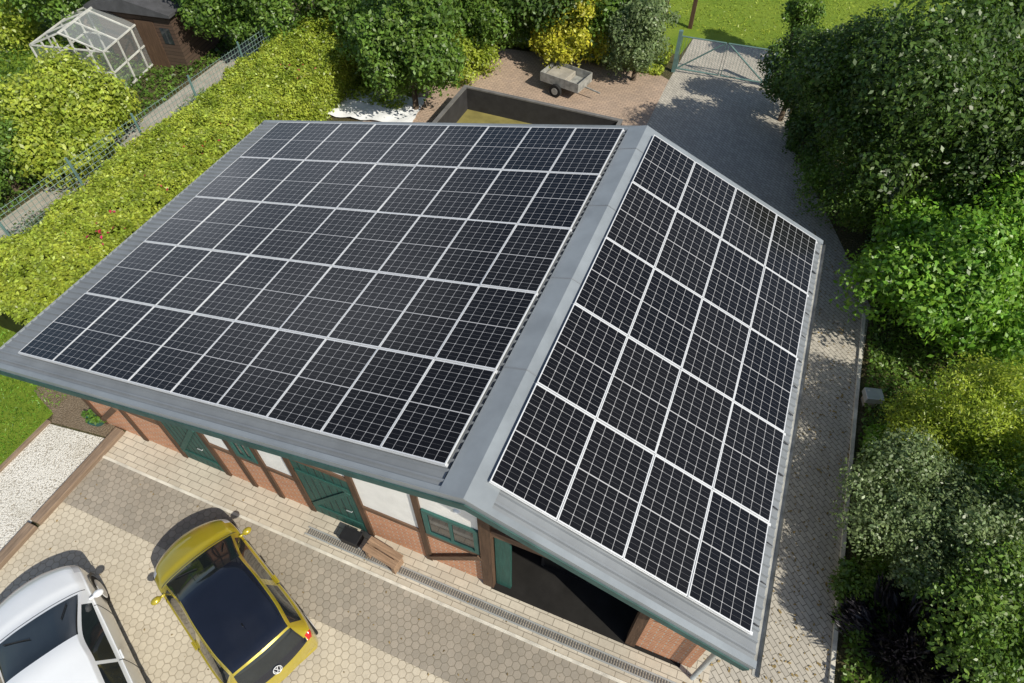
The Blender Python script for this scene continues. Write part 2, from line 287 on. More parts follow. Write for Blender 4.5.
for P,E,s in ((RZ,ER,1),(LZ,EL,-1)):
    ex,ez=P(E,-.02); b=MB(); n=8; r=.055
    pts=[(ex+s*(r+.01)+r*math.cos(math.pi+math.pi*i/n),ez-.02+r*math.sin(math.pi+math.pi*i/n)) for i in range(n+1)]
    pin=[(ex+s*(r+.01)+(r-.006)*math.cos(math.pi+math.pi*i/n),ez-.02+(r-.006)*math.sin(math.pi+math.pi*i/n)) for i in range(n,-1,-1)]
    for i in range(n):
        for q in (pts,pin): b.add([(q[i][0],Y0-.08,q[i][1]),(q[i+1][0],Y0-.08,q[i+1][1]),(q[i+1][0],Y1,q[i+1][1]),(q[i][0],Y1,q[i][1])],[(0,1,2,3)])
    b.build('gutter',Mt['old'] if s>0 else Mt['cap'],roof)
b=MB()
for k in range(14):
    yy=.2+k*.64; p=RZ(aR+4*cwr+.02,.05);q=RZ(ER-.03,.03); b.bar((p[0],yy,p[1]),(q[0],yy,q[1]),.018,.014)
b.build('snow_hook',plain('dark_hook_metal',(.05,.05,.055),.5),roof)
b=MB(); b.prism([LZ(.02,-.07),LZ(EL,-.07),LZ(EL,-.21),(0,HR-.23),],Y0-.035,Y0-.014); b.prism([LZ(.02,-.07),(0,HR-.23),RZ(ER,-.21),RZ(ER,-.07)],Y0-.035,Y0-.014); b.build('fascia_board',plain('muted_green_fascia',(.035,.085,.08),.6,.3,var=.3),barn)
YW=.27; XL,XR=-9.95,3.95
MB().box(XL,XL+.18,YW+.1,8.6,0,roofz(XL)-.12).build('side_wall',Mt['sideplaster'],barn)
MB().box(XR-.18,XR,YW+.1,8.6,0,roofz(XR)-.12).build('side_wall',Mt['sideplaster'],barn)
MB().prism([(XL,0),(XR,0),(XR,roofz(XR)-.12),(0,HR-.13),(XL,roofz(XL)-.12)],8.6,8.75).build('back_wall',Mt['brick'],barn)
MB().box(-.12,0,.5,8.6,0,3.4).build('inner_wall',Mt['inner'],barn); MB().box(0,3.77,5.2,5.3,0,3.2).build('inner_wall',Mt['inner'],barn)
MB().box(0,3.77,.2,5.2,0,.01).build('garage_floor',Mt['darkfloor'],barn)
def topz(x): return roofz(x)-.12
posts=[-9.95,-8.75,-7.62,-6.42,-5.72,-5.02,-4.22,-2.80,-1.45]
for i in range(len(posts)):
    x0=posts[i]+.13; x1=(posts[i+1] if i+1<len(posts) else -.18)
    kind=['b','b','d','w','g','w','d','w','g'][i]
    MB().box(posts[i],posts[i]+.13,YW-.02,YW+.13,0,topz(posts[i])).build('timber_post',Mt['timber'],barn)
    if kind=='d':
        d=MB().box(x0+.02,x1-.02,YW+.0,YW+.05,.03,2.35).build('door',Mt['teal'],barn)
        q=MB(); n=7
        for k in range(1,n): xx=x0+(x1-x0)*k/n; q.box(xx-.006,xx+.006,YW-.004,YW+.0,.05,2.33)
        q.build('board_joint',Mt['black'],d)
        q=MB()
        for zz in (.35,1.85): q.box(x0+.06,x1-.06,YW-.03,YW-.005,zz,zz+.12)
        q.bar((x0+.1,YW-.02,.5),(x1-.1,YW-.02,1.82),.025,.12); q.build('door_brace',Mt['teal'],d)
        MB().tube([(x1-.15,YW-.05,1.05),(x1-.15,YW-.07,1.05),(x1-.27,YW-.07,1.05)],.012,8).build('handle',Mt['galv'],d)
        MB().prism([(x0,2.45),(x1,2.45),(x1,topz(x1)),(x0,topz(x0))],YW+.02,YW+.12).build('plaster_infill',Mt['plaster'],barn)
        MB().box(x0,x1,YW-.02,YW+.12,2.35,2.45).build('timber_rail',Mt['timberx'],barn)
    else:
        MB().box(x0,x1,YW+.02,YW+.12,0,1.3).build('brick_infill',Mt['brick'],barn)
        MB().box(x0,x1,YW-.015,YW+.12,1.3,1.42).build('timber_rail',Mt['timberx'],barn)
        if kind=='b': MB().prism([(x0,1.42),(x1,1.42),(x1,topz(x1)),(x0,topz(x0))],YW+.02,YW+.12).build('brick_infill',Mt['brick'],barn)
        else: MB().prism([(x0,1.42),(x1,1.42),(x1,topz(x1)),(x0,topz(x0))],YW+.02,YW+.12).build('plaster_infill',Mt['plaster'],barn)
        if kind=='g':
            za,zb=1.45,2.45
            q=MB(); q.box(x0+.03,x1-.03,YW-.03,YW+.015,za,za+.09); q.box(x0+.03,x1-.03,YW-.03,YW+.015,zb-.09,zb); q.box(x0+.03,x0+.12,YW-.03,YW+.015,za+.09,zb-.09); q.box(x1-.12,x1-.03,YW-.03,YW+.015,za+.09,zb-.09); q.box((x0+x1)/2-.025,(x0+x1)/2+.025,YW-.025,YW+.015,za+.09,zb-.09)
            wi=q.build('window',Mt['tealx'],barn)
            MB().box(x0+.12,x1-.12,YW-.002,YW+.012,za+.09,zb-.09).build('pane',Mt['glass'],wi)
MB().bar((-1.3,YW-.03,.25),(-.2,YW-.03,1.35),.05,.14).build('timber_brace',Mt['timberx'],barn)
MB().bar((-9.8,YW-.03,.25),(-8.8,YW-.03,1.3),.05,.12).build('timber_brace',Mt['timberx'],barn)
MB().box(-.18,.04,YW-.05,YW+.2,0,topz(0)-.05).build('timber_post',Mt['timber'],barn)
MB().box(2.72,2.90,YW-.05,YW+.15,0,topz(2.8)).build('timber_post',Mt['timber'],barn)
MB().box(2.9,XR,YW,YW+.25,0,1.95).build('brick_pier',Mt['brick'],barn)
MB().box(2.9,XR,YW-.02,YW+.25,1.95,2.07).build('timber_rail',Mt['timberx'],barn)
MB().prism([(2.9,2.07),(XR,2.07),(XR,topz(XR)),(2.9,topz(2.9))],YW+.02,YW+.2).build('plaster_infill',Mt['plaster'],barn)
MB().box(.04,2.72,YW-.03,YW+.13,2.55,2.75).build('lintel',Mt['timberx'],barn)
MB().prism([(.04,2.75),(2.72,2.75),(2.72,topz(2.72)),(.04,topz(.04))],YW+.02,YW+.12).build('gable_boarding',Mt['timber'],barn)
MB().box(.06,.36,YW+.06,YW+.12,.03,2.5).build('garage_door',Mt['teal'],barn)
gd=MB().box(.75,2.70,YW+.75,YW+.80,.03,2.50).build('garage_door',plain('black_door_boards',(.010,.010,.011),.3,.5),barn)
q=MB()
for xx in (.75,1.72,2.64): q.box(xx,xx+.06,YW+.72,YW+.75,.05,2.48)
q.build('door_frame',Mt['black'],gd)
MB().tube([(4.36,-.28,2.95),(4.3,-.1,2.7),(4.02,.12,2.5),(4.02,.12,0)],.045,10).build('downpipe',Mt['galv'],barn,smooth=True)
# ---------------- solar panels ----------------
m=M_('solar_cells',.12,.3); o_=m.xyz(m.co('Generated')); U=o_[0]; V_=o_[1]
def line(c,n,w):
    f=m.ma('ABSOLUTE',m.ma('SUBTRACT',m.ma('FRACT',m.ma('MULTIPLY',c,float(n))),.5)); r=m.n('MapRange'); m.put(f,r.inputs[0]); r.inputs[1].default_value=.5-w*1.4; r.inputs[2].default_value=.5-w*.6; return r.outputs[0]
l1=line(U,6,.015); l2=line(V_,10,.012); l3=m.ma('MULTIPLY',line(V_,20,.018),.22); mid=line(m.ma('ADD',V_,.5),1,.0045)
fu=m.ma('ABSOLUTE',m.ma('SUBTRACT',m.ma('FRACT',m.ma('ADD',m.ma('MULTIPLY',U,6.),.5)),.5)); fv=m.ma('ABSOLUTE',m.ma('SUBTRACT',m.ma('FRACT',m.ma('ADD',m.ma('MULTIPLY',V_,10.),.5)),.5))
dia=m.ma('LESS_THAN',m.ma('ADD',fu,fv),.07)
tot=m.ma('MINIMUM',m.ma('ADD',m.ma('MAXIMUM',m.ma('MAXIMUM',l1,l2),m.ma('MAXIMUM',l3,mid)),dia),1.)
oi=m.n('ObjectInfo'); cc=m.mix(oi.outputs['Random'],(.005,.0048,.0058),(.0085,.0078,.008)); m.base(m.mix(m.ma('MULTIPLY',tot,.8),cc,(.60,.60,.61)))
Mt['cells']=m.m
ords=['first','second','third','fourth','fifth','sixth','seventh','eighth','ninth']
def panelmesh(pw,pl):
    fr=MB(); e=.015; a,b_=pw/2,pl/2; e2=.02
    fr.box(-a,a,-b_,-b_+e2,-.035,0); fr.box(-a,a,b_-e2,b_,-.035,0); fr.box(-a,-a+e,-b_+e2,b_-e2,-.035,0); fr.box(a-e,a,-b_+e2,b_-e2,-.035,0)
    fo=fr.build('frame',Mt['alu']); gl=MB().box(-a+e,a-e,-b_+e2,b_-e2,-.03,-.004).build('cell_glass',Mt['cells']); return fo,gl
def array(side,n,pitch,a0,sl,pw):
    fo,gl=panelmesh(pw,1.742); first=True
    for j in range(5):
        for i in range(n):
            d=a0+(i+.5)*pitch; x=-d*math.cos(sl) if side<0 else d*math.cos(sl); z=H-d*math.sin(sl)
            row=['nearest row','second row','middle row','fourth row','farthest row'][j]
            t=thing('solar_panel','black solar panel on the %s roof slope, %s, %s from the ridge'%('wide left' if side<0 else 'narrow right',row,ords[i]),'solar panel',(x,(j+.5)*RP,z+rng.normal()*.0015),0,'solar panels on the %s roof slope'%('left' if side<0 else 'right'))
            t.rotation_euler=(rng.normal()*.004,sl*(-1 if side<0 else 1)+rng.normal()*.003,0)
            for s in (fo,gl):
                if first: c=s
                else: c=s.copy(); C.objects.link(c)
                c.parent=t
            first=False
    for k in range(6):
        d0=a0-.02; d1=a0+n*pitch+.03; P=(lambda d:(-d*math.cos(sl),H-.04-d*math.sin(sl))) if side<0 else (lambda d:(d*math.cos(sl),H-.04-d*math.sin(sl)))
        p=P(d0);q=P(d1); yy=min(max(k*RP,.03),5*RP-.03)
        tag(MB().bar((p[0],yy,p[1]-.012),(q[0],yy,q[1]-.012),.05,.03).build('mounting_rail',Mt['alu']),'aluminium mounting rail under the %s roof panels, %s from the front'%('left' if side<0 else 'right',ords[k]),'rail','mounting rails under the solar panels')
array(-1,9,cw,aL,sL,1.084); array(1,4,cwr,aR,sR,1.058)
# ---------------- cars ----------------
def cr(P,t):
    n=len(P); i=min(int(t),n-2); f=t-i; p0=P[max(i-1,0)];p1=P[i];p2=P[i+1];p3=P[min(i+2,n-1)]
    return p1*(1-f)**2*(1+2*f)+p2*f*f*(3-2*f)+(p2-p0)*.45*f*(1-f)**2-(p3-p1)*.45*f*f*(1-f)
def car(name,label,loc,head,st,paint,wb,wr_,extra):
    t=thing(name,label,'car',(loc[0],loc[1],.0),head)
    G=[]
    for (x,w,zs,zb,zt,wr) in st:
        if wr is None: row=[(w*.93,zs),(w*.985,zs+.1),(w,zs+.5*(zb-zs)),(w*.985,zb-.05),(w*.94,zb),(w*.83,zb+(zt-zb)*.55),(w*.64,zb+(zt-zb)*.8),(w*.33,zb+(zt-zb)*.97),(0,zt)]
        else: row=[(w*.93,zs),(w*.985,zs+.1),(w,zs+.5*(zb-zs)),(w*.985,zb-.06),(w*.94,zb),(wr,zt-.10),(wr*.88,zt-.04),(wr*.5,zt-.008),(0,zt)]
        cu=.20 if x>0 else -.12
        G.append([np.array((x-cu*(yy/w)**2*(abs(x)/st[0][0])**2,yy,zz)) for yy,zz in row])
    ns=len(st); rf_=9
    def S(u,v,s):
        off=max(0,int(u)-1); col=[cr([G[i][j] for j in range(9)],v) for i in range(off,min(ns,int(u)+3))]
        q=cr(col,min(u-off,len(col)-1.0001)); return (q[0],q[1]*s,q[2])
    NU=(ns-1)*rf_; NV=8*rf_; parts={}; pts={}
    for a in range(NU+1):
        for b_ in range(NV+1):
            p=S(min(a/rf_,ns-1.0001),min(b_/rf_,7.9999),1); pts[(a,b_,1)]=p; pts[(a,b_,-1)]=(p[0],-p[1],p[2])
    for s in (1,-1):
        for a in range(NU):
            for b_ in range(NV):
                u=(a+.5)/rf_; v=(b_+.5)/rf_; k,mat=extra(u,v,s)
                mb,_=parts.setdefault((k,s if k in('side_window','headlight','tail_light','rear_side_window') else 0),(MB(),mat))
                q=[pts[(a,b_,s)],pts[(a+1,b_,s)],pts[(a+1,b_+1,s)],pts[(a,b_+1,s)]]
                if s<0: q=q[::-1]
                mb.add(q,[(3,2,1,0)])
    for (k,s),(mb,mat) in parts.items():
        me=bpy.data.meshes.new(k); me.from_pydata(mb.v,[],mb.f)
        bm=bmesh.new(); bm.from_mesh(me); bmesh.ops.remove_doubles(bm,verts=bm.verts,dist=1e-4); bm.to_mesh(me); bm.free(); me.shade_smooth(); link(k,me,mat,t)
    for i in (0,ns-1):
        ring=[tuple(p) for p in G[i]]+[(p[0],-p[1],p[2]) for p in G[i][::-1][1:]]; b=MB(); b.add(ring,[tuple(range(len(ring)))]); b.build('bumper',paint,t)
    W=max(s_[1] for s_ in st); MB().box(st[-2][0]+.2,st[1][0]-.25,-W*.86,W*.86,.17,.26).build('underbody',Mt['black'],t)
    for xx in (wb/2+extra.off,-wb/2+extra.off):
        for s in (1,-1):
            yy=s*(W-.10); r=wr_
            wh=MB().tube([(xx,yy-.1,r),(xx,yy-.085,r),(xx,yy+.085,r),(xx,yy+.1,r)],[r*.9,r,r,r*.9],28).build('wheel',Mt['tyre'],t)
            MB().tube([(xx,yy+s*.1,r),(xx,yy+s*.112,r)],[r*.68,r*.62],20).build('rim',Mt['alu'],wh)
            b=MB()
            for k in range(13):
                a0=math.pi*k/13;a1=math.pi*(k+1)/13; R1,R2=r*1.02,r*1.2
                yo=s*(W+.004); b.add([(xx+R1*math.cos(a0),yo,r+R1*math.sin(a0)),(xx+R2*math.cos(a0),yo,r+R2*math.sin(a0)),(xx+R2*math.cos(a1),yo,r+R2*math.sin(a1)),(xx+R1*math.cos(a1),yo,r+R1*math.sin(a1))],[(0,1,2,3)])
            b.build('wheel_arch',Mt['black'],t)
    for s in (1,-1):
        mx=extra.mx; b=MB(); b.ball((mx,s*(W+.10),extra.mz),(.07,.095,.06)); b.tube([(mx+.02,s*(W-.06),extra.mz-.04),(mx,s*(W+.06),extra.mz-.01)],.025); b.build('door_mirror',paint,t,smooth=True)
        for u in extra.seams:
            MB().tube([np.array(S(u,v,s))+np.array([0,s*.001,.001]) for v in np.linspace(.6,4.0,14)],.006,5).build('door_seam',Mt['black'],t)
        for u in extra.handles:
            p=S(u,3.0,s); MB().bar((p[0]-.09,p[1]+s*.015,p[2]),(p[0]+.09,p[1]+s*.015,p[2]),.03,.025).build('door_handle',paint,t,bevel=.005)
        p=np.array(S(extra.hood+.25,6.2,s)); q=np.array(S(extra.hood+.55,7.6 if s>0 else 6.6,s)); MB().tube([p+[0,0,.02],q+[0,0,.02]],.01,5).build('wiper',Mt['black'],t)
    v4=[np.array(S(extra.hood,v,1))+np.array([0,0,.001]) for v in np.linspace(4.3,7.99,14)]; v5=[np.array((p[0],-p[1],p[2])) for p in v4[::-1]]
    MB().tube(v4+v5,.006,5).build('bonnet_seam',Mt['black'],t)
    MB().tube([(-.9,0,1.47*extra.ar),(-1.0,0,1.56*extra.ar)],[.012,.006],6).build('roof_aerial',Mt['black'],t)
    return t,S
Mt['tyre']=plain('tyre_rubber',(.02,.02,.02),.85,.2)
Mt['yellow']=plain('yellow_metallic_paint',(.42,.335,.022),.25,.5,.25,var=.03,coat=1)
Mt['whitep']=plain('white_car_paint',(.74,.76,.78),.3,.5,0,var=.02,coat=1)
Mt['blackroof']=plain('black_gloss_roof',(.008,.010,.018),.12,.5,0,var=.1,coat=.6)
Mt['carglass']=plain('car_glass',(.018,.022,.025),.04,.6,0,var=.2)
Mt['red']=plain('red_lamp_glass',(.45,.015,.01),.15,.5,0); Mt['lamp']=plain('clear_lamp_glass',(.55,.57,.6),.1,.6,0)
st=[(1.80,.50,.32,.54,.58,None),(1.74,.68,.24,.67,.74,None),(1.52,.785,.22,.80,.89,None),(1.2,.82,.22,.88,.99,None),(.95,.825,.22,.92,1.04,None),
    (.22,.825,.22,.94,1.44,.60),(-.35,.825,.22,.95,1.485,.62),(-1.0,.825,.22,.97,1.47,.61),(-1.48,.80,.22,.98,1.40,.56),(-1.70,.765,.24,.95,1.03,.61),(-1.78,.72,.26,.84,.86,None),(-1.81,.66,.30,.5,.54,None)]
def ey(u,v,s):
    if 4.05<u<4.95 and v>5.25: return 'windscreen',Mt['carglass']
    if 8.15<u<8.98 and v>5.2: return 'rear_window',Mt['carglass']
    if 4.98<u<8.0 and v>5.5: return 'roof_panel',Mt['blackroof']
    if 9.0<=u<9.9 and v>4.9: return 'tailgate_glass',Mt['blackroof']
    if 4.25<u<6.15 and 4.12<v<4.9: return 'side_window',Mt['carglass']
    if 6.3<u<7.85 and 4.12<v<4.9: return 'rear_side_window',Mt['carglass']
    if 1.05<u<2.5 and 3.1<v<4.7: return 'headlight',Mt['lamp']
    if 8.9<u<10 and 3.1<v<4.8: return 'tail_light',Mt['red']
    return 'body',Mt['yellow']
ey.off=.02; ey.mx=.78; ey.mz=.98; ey.seams=(4.35,6.25); ey.handles=(6.05,); ey.hood=3.9; ey.ar=1.0
yc,Sy=car('parked_car','yellow hatchback with glossy black roof parked in front of the barn',(-4.29,-2.03),R(157.5),st,Mt['yellow'],2.42,.295,ey)
def emblem(t,c,nrm,r):
    nrm=Vector(nrm).normalized(); a=Vector((0,1,0)); up_=nrm.cross(a).normalized(); up_=up_ if up_.z>0 else -up_; c=Vector(c)+nrm*.012
    b=MB(); b.tube([c+r*(math.cos(k*math.pi/12)*a+math.sin(k*math.pi/12)*up_) for k in range(25)],.008,6)
    def L(p,q): b.tube([c+r*(p[0]*a+p[1]*up_),c+r*(q[0]*a+q[1]*up_)],.007,5)
    L((-.38,.9),(0,.1));L((.38,.9),(0,.1)); L((-.85,.5),(-.38,-.85));L((-.38,-.85),(0,-.05));L((0,-.05),(.38,-.85));L((.38,-.85),(.85,.5)); b.build('emblem',Mt['alu'],t)
emblem(yc,(-1.745,0,.95),(-1,0,.45),.075)
st2=[(2.14,.52,.30,.54,.58,None),(2.06,.74,.22,.67,.74,None),(1.82,.85,.20,.80,.90,None),(1.4,.885,.20,.89,1.01,None),(1.05,.89,.20,.92,1.07,None),
    (.10,.89,.20,.94,1.42,.60),(-.45,.89,.20,.95,1.46,.62),(-1.1,.89,.20,.97,1.44,.61),(-1.6,.88,.20,.98,1.35,.58),(-1.95,.86,.22,.96,1.04,.66),(-2.06,.82,.24,.84,.86,None),(-2.12,.74,.28,.5,.54,None)]
def ew(u,v,s):
    if 4.05<u<4.95 and v>5.25: return 'windscreen',Mt['carglass']
    if 8.1<u<8.98 and v>5.15: return 'rear_window',Mt['carglass']
    if 4.3<u<6.1 and 4.12<v<4.85: return 'side_window',Mt['carglass']
    if 6.25<u<7.9 and 4.12<v<4.85: return 'rear_side_window',Mt['carglass']
    if 1.05<u<2.5 and 3.1<v<4.7: return 'headlight',Mt['lamp']
    if 8.9<u<10 and 3.1<v<4.8: return 'tail_light',Mt['red']
    return 'body',Mt['whitep']
ew.off=.0; ew.mx=.80; ew.mz=1.0; ew.seams=(4.4,6.18,7.6); ew.handles=(6.0,7.4); ew.hood=3.9; ew.ar=.98
car('parked_car','white car with dark windscreen parked beside the gravel bed, cut off by the photo corner',(-6.13,-4.12),R(154),st2,Mt['whitep'],2.6,.315,ew)
# ---------------- small front things ----------------
x,y=g(384,556,.2); t=thing('garden_bench','low brown wooden bench standing against the barn front','bench',(x,y,0),R(-8))
MB().box(-.4,.4,-.16,-.01,.36,.40).build('seat',Mt['bench'],t,bevel=.008); MB().box(-.4,.4,.01,.16,.36,.40).build('seat',Mt['bench'],t,bevel=.008)
for sx in (-.32,.32): MB().box(sx-.04,sx+.04,-.14,.14,0,.36).build('leg',Mt['bench'],t)
t=thing('shoe_box','small black box on the ground beside the green barn door','box',(*g(352,538,.1),0)); MB().box(-.2,.2,-.13,.13,0,.22).build('box_body',Mt['black'],t,bevel=.02); MB().box(-.21,.21,-.14,.14,.22,.25).build('lid',Mt['black'],t,bevel=.008)
LG=leafmat('potted_leaves',(.04,.11,.015),(.14,.26,.04))
def pot(px,py,z,label,hang,r=.17,name='flower_pot'):
    x,y=g(px,py,z); t=thing(name,label,'flower pot',(x,y,z if hang else 0))
    MB().tube([(0,0,0),(0,0,.05),(0,0,.2),(0,0,.24)],[r*.6,r*.75,r,r*1.05],16).build('pot',Mt['tealx'],t)
    P,Nn,_,_=crownpts((r*1.3,r*1.3,r),500,8); leafmesh('plant',P+np.array([0,0,.3]),Nn,.07,LG,t)
    if hang:
        b=MB()
        for a in range(3): b.tube([(r*math.cos(a*2.1),r*math.sin(a*2.1),.22),(0,0,.7)],.006,5)
        b.build('hanger',Mt['galv'],t)
pot(98,420,.1,'green leafy plant in a pot at the left end of the barn front',False,.2)
pot(483,548,1.2,'hanging basket with green plant beside the dark post',True,.15,'hanging_basket')
t=thing('wall_lamp','small white round lamp under the roof edge beside the ridge','lamp',(*g(458,509,2.9),2.9)); MB().ball((0,0,0),(.09,.09,.07)).build('lamp_globe',Mt['white'],t,smooth=True); MB().bar((0,0,.02),(0,.35,.05),.03,.03).build('lamp_arm',Mt['galv'],t)
t=thing('garden_light_box','square pale grey box on a stand beside the path kerb','box',(*g(873,396,.3),0),R(15)); MB().box(-.2,.2,-.17,.17,.22,.40).build('box_body',Mt['galv'],t,bevel=.02); MB().box(-.14,.14,-.12,.12,0,.22).build('stand',Mt['concrete'],t)
# ---------------- back garden ----------------
t=thing('water_basin','dark walled rectangular basin with grey coping on the red patio','basin',(0,0,0))
x0,x1,y0,y1=-7.75,-1.95,11.4,15.75; b=MB(); h=.85; w_=.1
b.box(x0,x1,y1-w_,y1,0,h); b.box(x0,x1,y0,y0+w_,0,h); b.box(x0,x0+w_,y0+w_,y1-w_,0,h); b.box(x1-w_,x1,y0+w_,y1-w_,0,h); b.build('basin_wall',plain('dark_basin_wall',(.035,.034,.036),.7),t)
b=MB(); c_=.13; b.box(x0-.02,x1+.02,y1-c_+.02,y1+.02,h,h+.05); b.box(x0-.02,x1+.02,y0-.02,y0+c_-.02,h,h+.05); b.box(x0-.02,x0+c_-.02,y0+c_-.02,y1-c_+.02,h,h+.05); b.box(x1-c_+.02,x1+.02,y0+c_-.02,y1-c_+.02,h,h+.05); b.build('coping',plain('grey_coping',(.15,.145,.14),.8),t)
MB().box(x0+w_,x1-w_,y0+w_,y1-w_,0,.03).build('basin_floor',plain('mossy_floor',(.22,.19,.06),.9,sc=2),t)
t=thing('garden_trailer','weathered grey metal garden trailer standing on the red patio','trailer',(*g(566,78,.5),0),R(-12)); t.scale=(.86,.86,.86)
b=MB(); b.box(-.95,.95,-.6,.6,.45,.50); b.box(-.95,.95,-.6,-.57,.5,.85); b.box(-.95,.95,.57,.6,.5,.85); b.box(-.95,-.92,-.57,.57,.5,.85); b.box(.92,.95,-.57,.57,.5,.85); b.build('trailer_body',Mt['old'],t)
MB().box(-.8,.2,-.5,.5,.5,.75).build('load',Mt['concrete'],t,bevel=.04); MB().bar((.95,0,.48),(1.7,0,.42),.05,.05).build('drawbar',Mt['old'],t)
for s in (-1,1):
    wl=MB().tube([(-.1,s*.62,.28),(-.1,s*.76,.28)],.28,18).build('wheel',Mt['tyre'],t); MB().tube([(-.1,s*.76,.28),(-.1,s*.775,.28)],.15,14).build('rim',Mt['old'],wl)
t=thing('white_tarpaulin','white tarpaulin sheet spread on the ground behind the left roof corner','tarpaulin',(*g(374,106,.1),0),R(10))
b=MB(); n=18; b.add([(-1.7+3.4*i/n,-.9+1.8*j/n,.08+.04*math.sin(i*1.3+j*.4)*math.cos(j*.9)+.03*random.random()) for i in range(n+1) for j in range(n+1)],[(i*(n+1)+j,(i+1)*(n+1)+j,(i+1)*(n+1)+j+1,i*(n+1)+j+1) for i in range(n) for j in range(n)]); b.build('sheet',Mt['white'],t,smooth=True)
gm=plain('grey_green_gate_steel',(.11,.19,.18),.5,.4)
for (p,q,lab) in (((-1.35,21.2),(.35,21.3),'grey green steel tube gate, closed left leaf across the paved path'),((2.15,21.4),(.45,21.3),'grey green steel tube gate, closed right leaf across the paved path')):
    d=Vector((q[0]-p[0],q[1]-p[1],0)); L=d.length; t=thing('field_gate',lab,'gate',(p[0],p[1],0),math.atan2(d.y,d.x),'steel tube gate leaves')
    MB().box(-.07,.07,-.07,.07,0,1.6).build('gate_post',gm,t)
    b=MB(); b.tube([(.1,0,.15),(.1,0,1.4),(L,0,1.4),(L,0,.15),(.1,0,.15)],.032,8); b.tube([(.1,0,.15),(L,0,1.4)],.03,8); b.build('gate_frame',gm,t)
    b=MB()
    for k in range(1,14): b.tube([(.1+(L-.1)*k/14,0,.15),(.1+(L-.1)*k/14,0,1.4)],.005,4)
    b.build('gate_mesh',gm,t)
for i,(px,py) in enumerate(((690,28),(664,20))):
    x,y=g(px,py,0); t=thing('timber_fence_post',['dark timber post standing on the lawn just behind the gate','dark timber post standing on the lawn left of the other'][i],'post',(x,y,0),0,'posts beyond the gate'); MB().box(-.08,.08,-.08,.08,0,1.8).build('post_shaft',Mt['timber'],t); MB().bar((-.6,0,1.55),(.6,0,1.6),.08,.1).build('cross_bar',Mt['timberx'],t)
t=thing('mesh_fence','grey green wire mesh fence running behind the long hedge','fence',(0,0,0))
fp=lambda y:-15.45+ (y-4)*.03
b=MB(); ys=np.arange(1,22,.15)
for yy in ys: b.tube([(fp(yy),yy,.05),(fp(yy),yy,2.1)],.008,4,False)
for zz in np.arange(.1,2.15,.15): b.tube([(fp(1),1,zz),(fp(21.8),21.8,zz)],.008,4,False)
b.build('wire_mesh',plain('green_wire',(.15,.22,.19),.5,.4),t)
for k in range(9): yy=1+k*2.45; MB().tube([(fp(yy),yy,0),(fp(yy),yy,2.2)],.035,8).build('fence_post',gm,t)
x,y=g(104,62,0.4); t=thing('greenhouse','white framed greenhouse with clear panels beside the brown shed','greenhouse',(x,y,0),R(12))
b=MB(); W,L,h,hp=1.45,1.35,1.6,2.15
for sx in (-W,W):
    for k in range(4): yy=-L+2*L*k/3; b.bar((sx,yy,0),(sx,yy,h),.05,.05); b.bar((sx,yy,h),(0,yy,hp),.05,.05)
    for zz in (.05,.8,h): b.bar((sx,-L,zz),(sx,L,zz),.05,.05)
b.bar((0,-L,hp),(0,L,hp),.06,.06)
for yy in (-L,L):
    for zz in (.05,.8,h): b.bar((-W,yy,zz),(W,yy,zz),.05,.05)
    for xx in (-.9,-.3,.3,.9): b.bar((xx,yy,0),(xx,yy,hp-abs(xx)/W*(hp-h)-.03),.05,.05)
b.build('frame',plain('white_greenhouse_frame',(.55,.55,.51),.5),t)
gmw=M_('translucent_panel',.2,.6); gmw.base((.75,.8,.8)); gmw.p.inputs['Alpha'].default_value=.22; gmw=gmw.m
b=MB(); b.add([(-W,-L,h),(0,-L,hp),(0,L,hp),(-W,L,h)],[(0,1,2,3)]); b.add([(W,-L,h),(0,-L,hp),(0,L,hp),(W,L,h)],[(0,1,2,3)]); b.build('roof_panels',gmw,t)
b=MB(); b.add([(W,-L,0),(W,L,0),(W,L,h),(W,-L,h)],[(0,1,2,3)]); b.add([(-W,-L,0),(W,-L,0),(W,-L,h),(-W,-L,h)],[(0,1,2,3)]); gmx=M_('clear_panel',.1,.6); gmx.base((.8,.85,.85)); gmx.p.inputs['Alpha'].default_value=.12; b.build('wall_panels',gmx.m,t)
x,y=g(164,32,1.0); t=thing('garden_shed','brown boarded garden shed with dark roof behind the greenhouse','shed',(x,y,0),R(8))
sm=brickmat('brown_shed_boards',(.10,.062,.045),(.075,.048,.036),(.03,.02,.015),3.0,.14,.01,'xz')
MB().box(-2.0,1.2,-.8,1.9,0,2.1).build('shed_wall',sm,t); r_=MB(); r_.prism([(-2.2,2.1),(1.4,2.1),(1.4,2.2),(-.4,2.6),(-2.2,2.2)],-1.0,2.1); r_.build('roof',plain('dark_felt_roof',(.07,.07,.075),.8),t)
MB().box(-.4,.4,-.83,-.8,0,1.8).build('door',Mt['timber'],t); MB().box(.6,1.0,-.82,-.8,1.0,1.6).build('window',Mt['glass'],t)
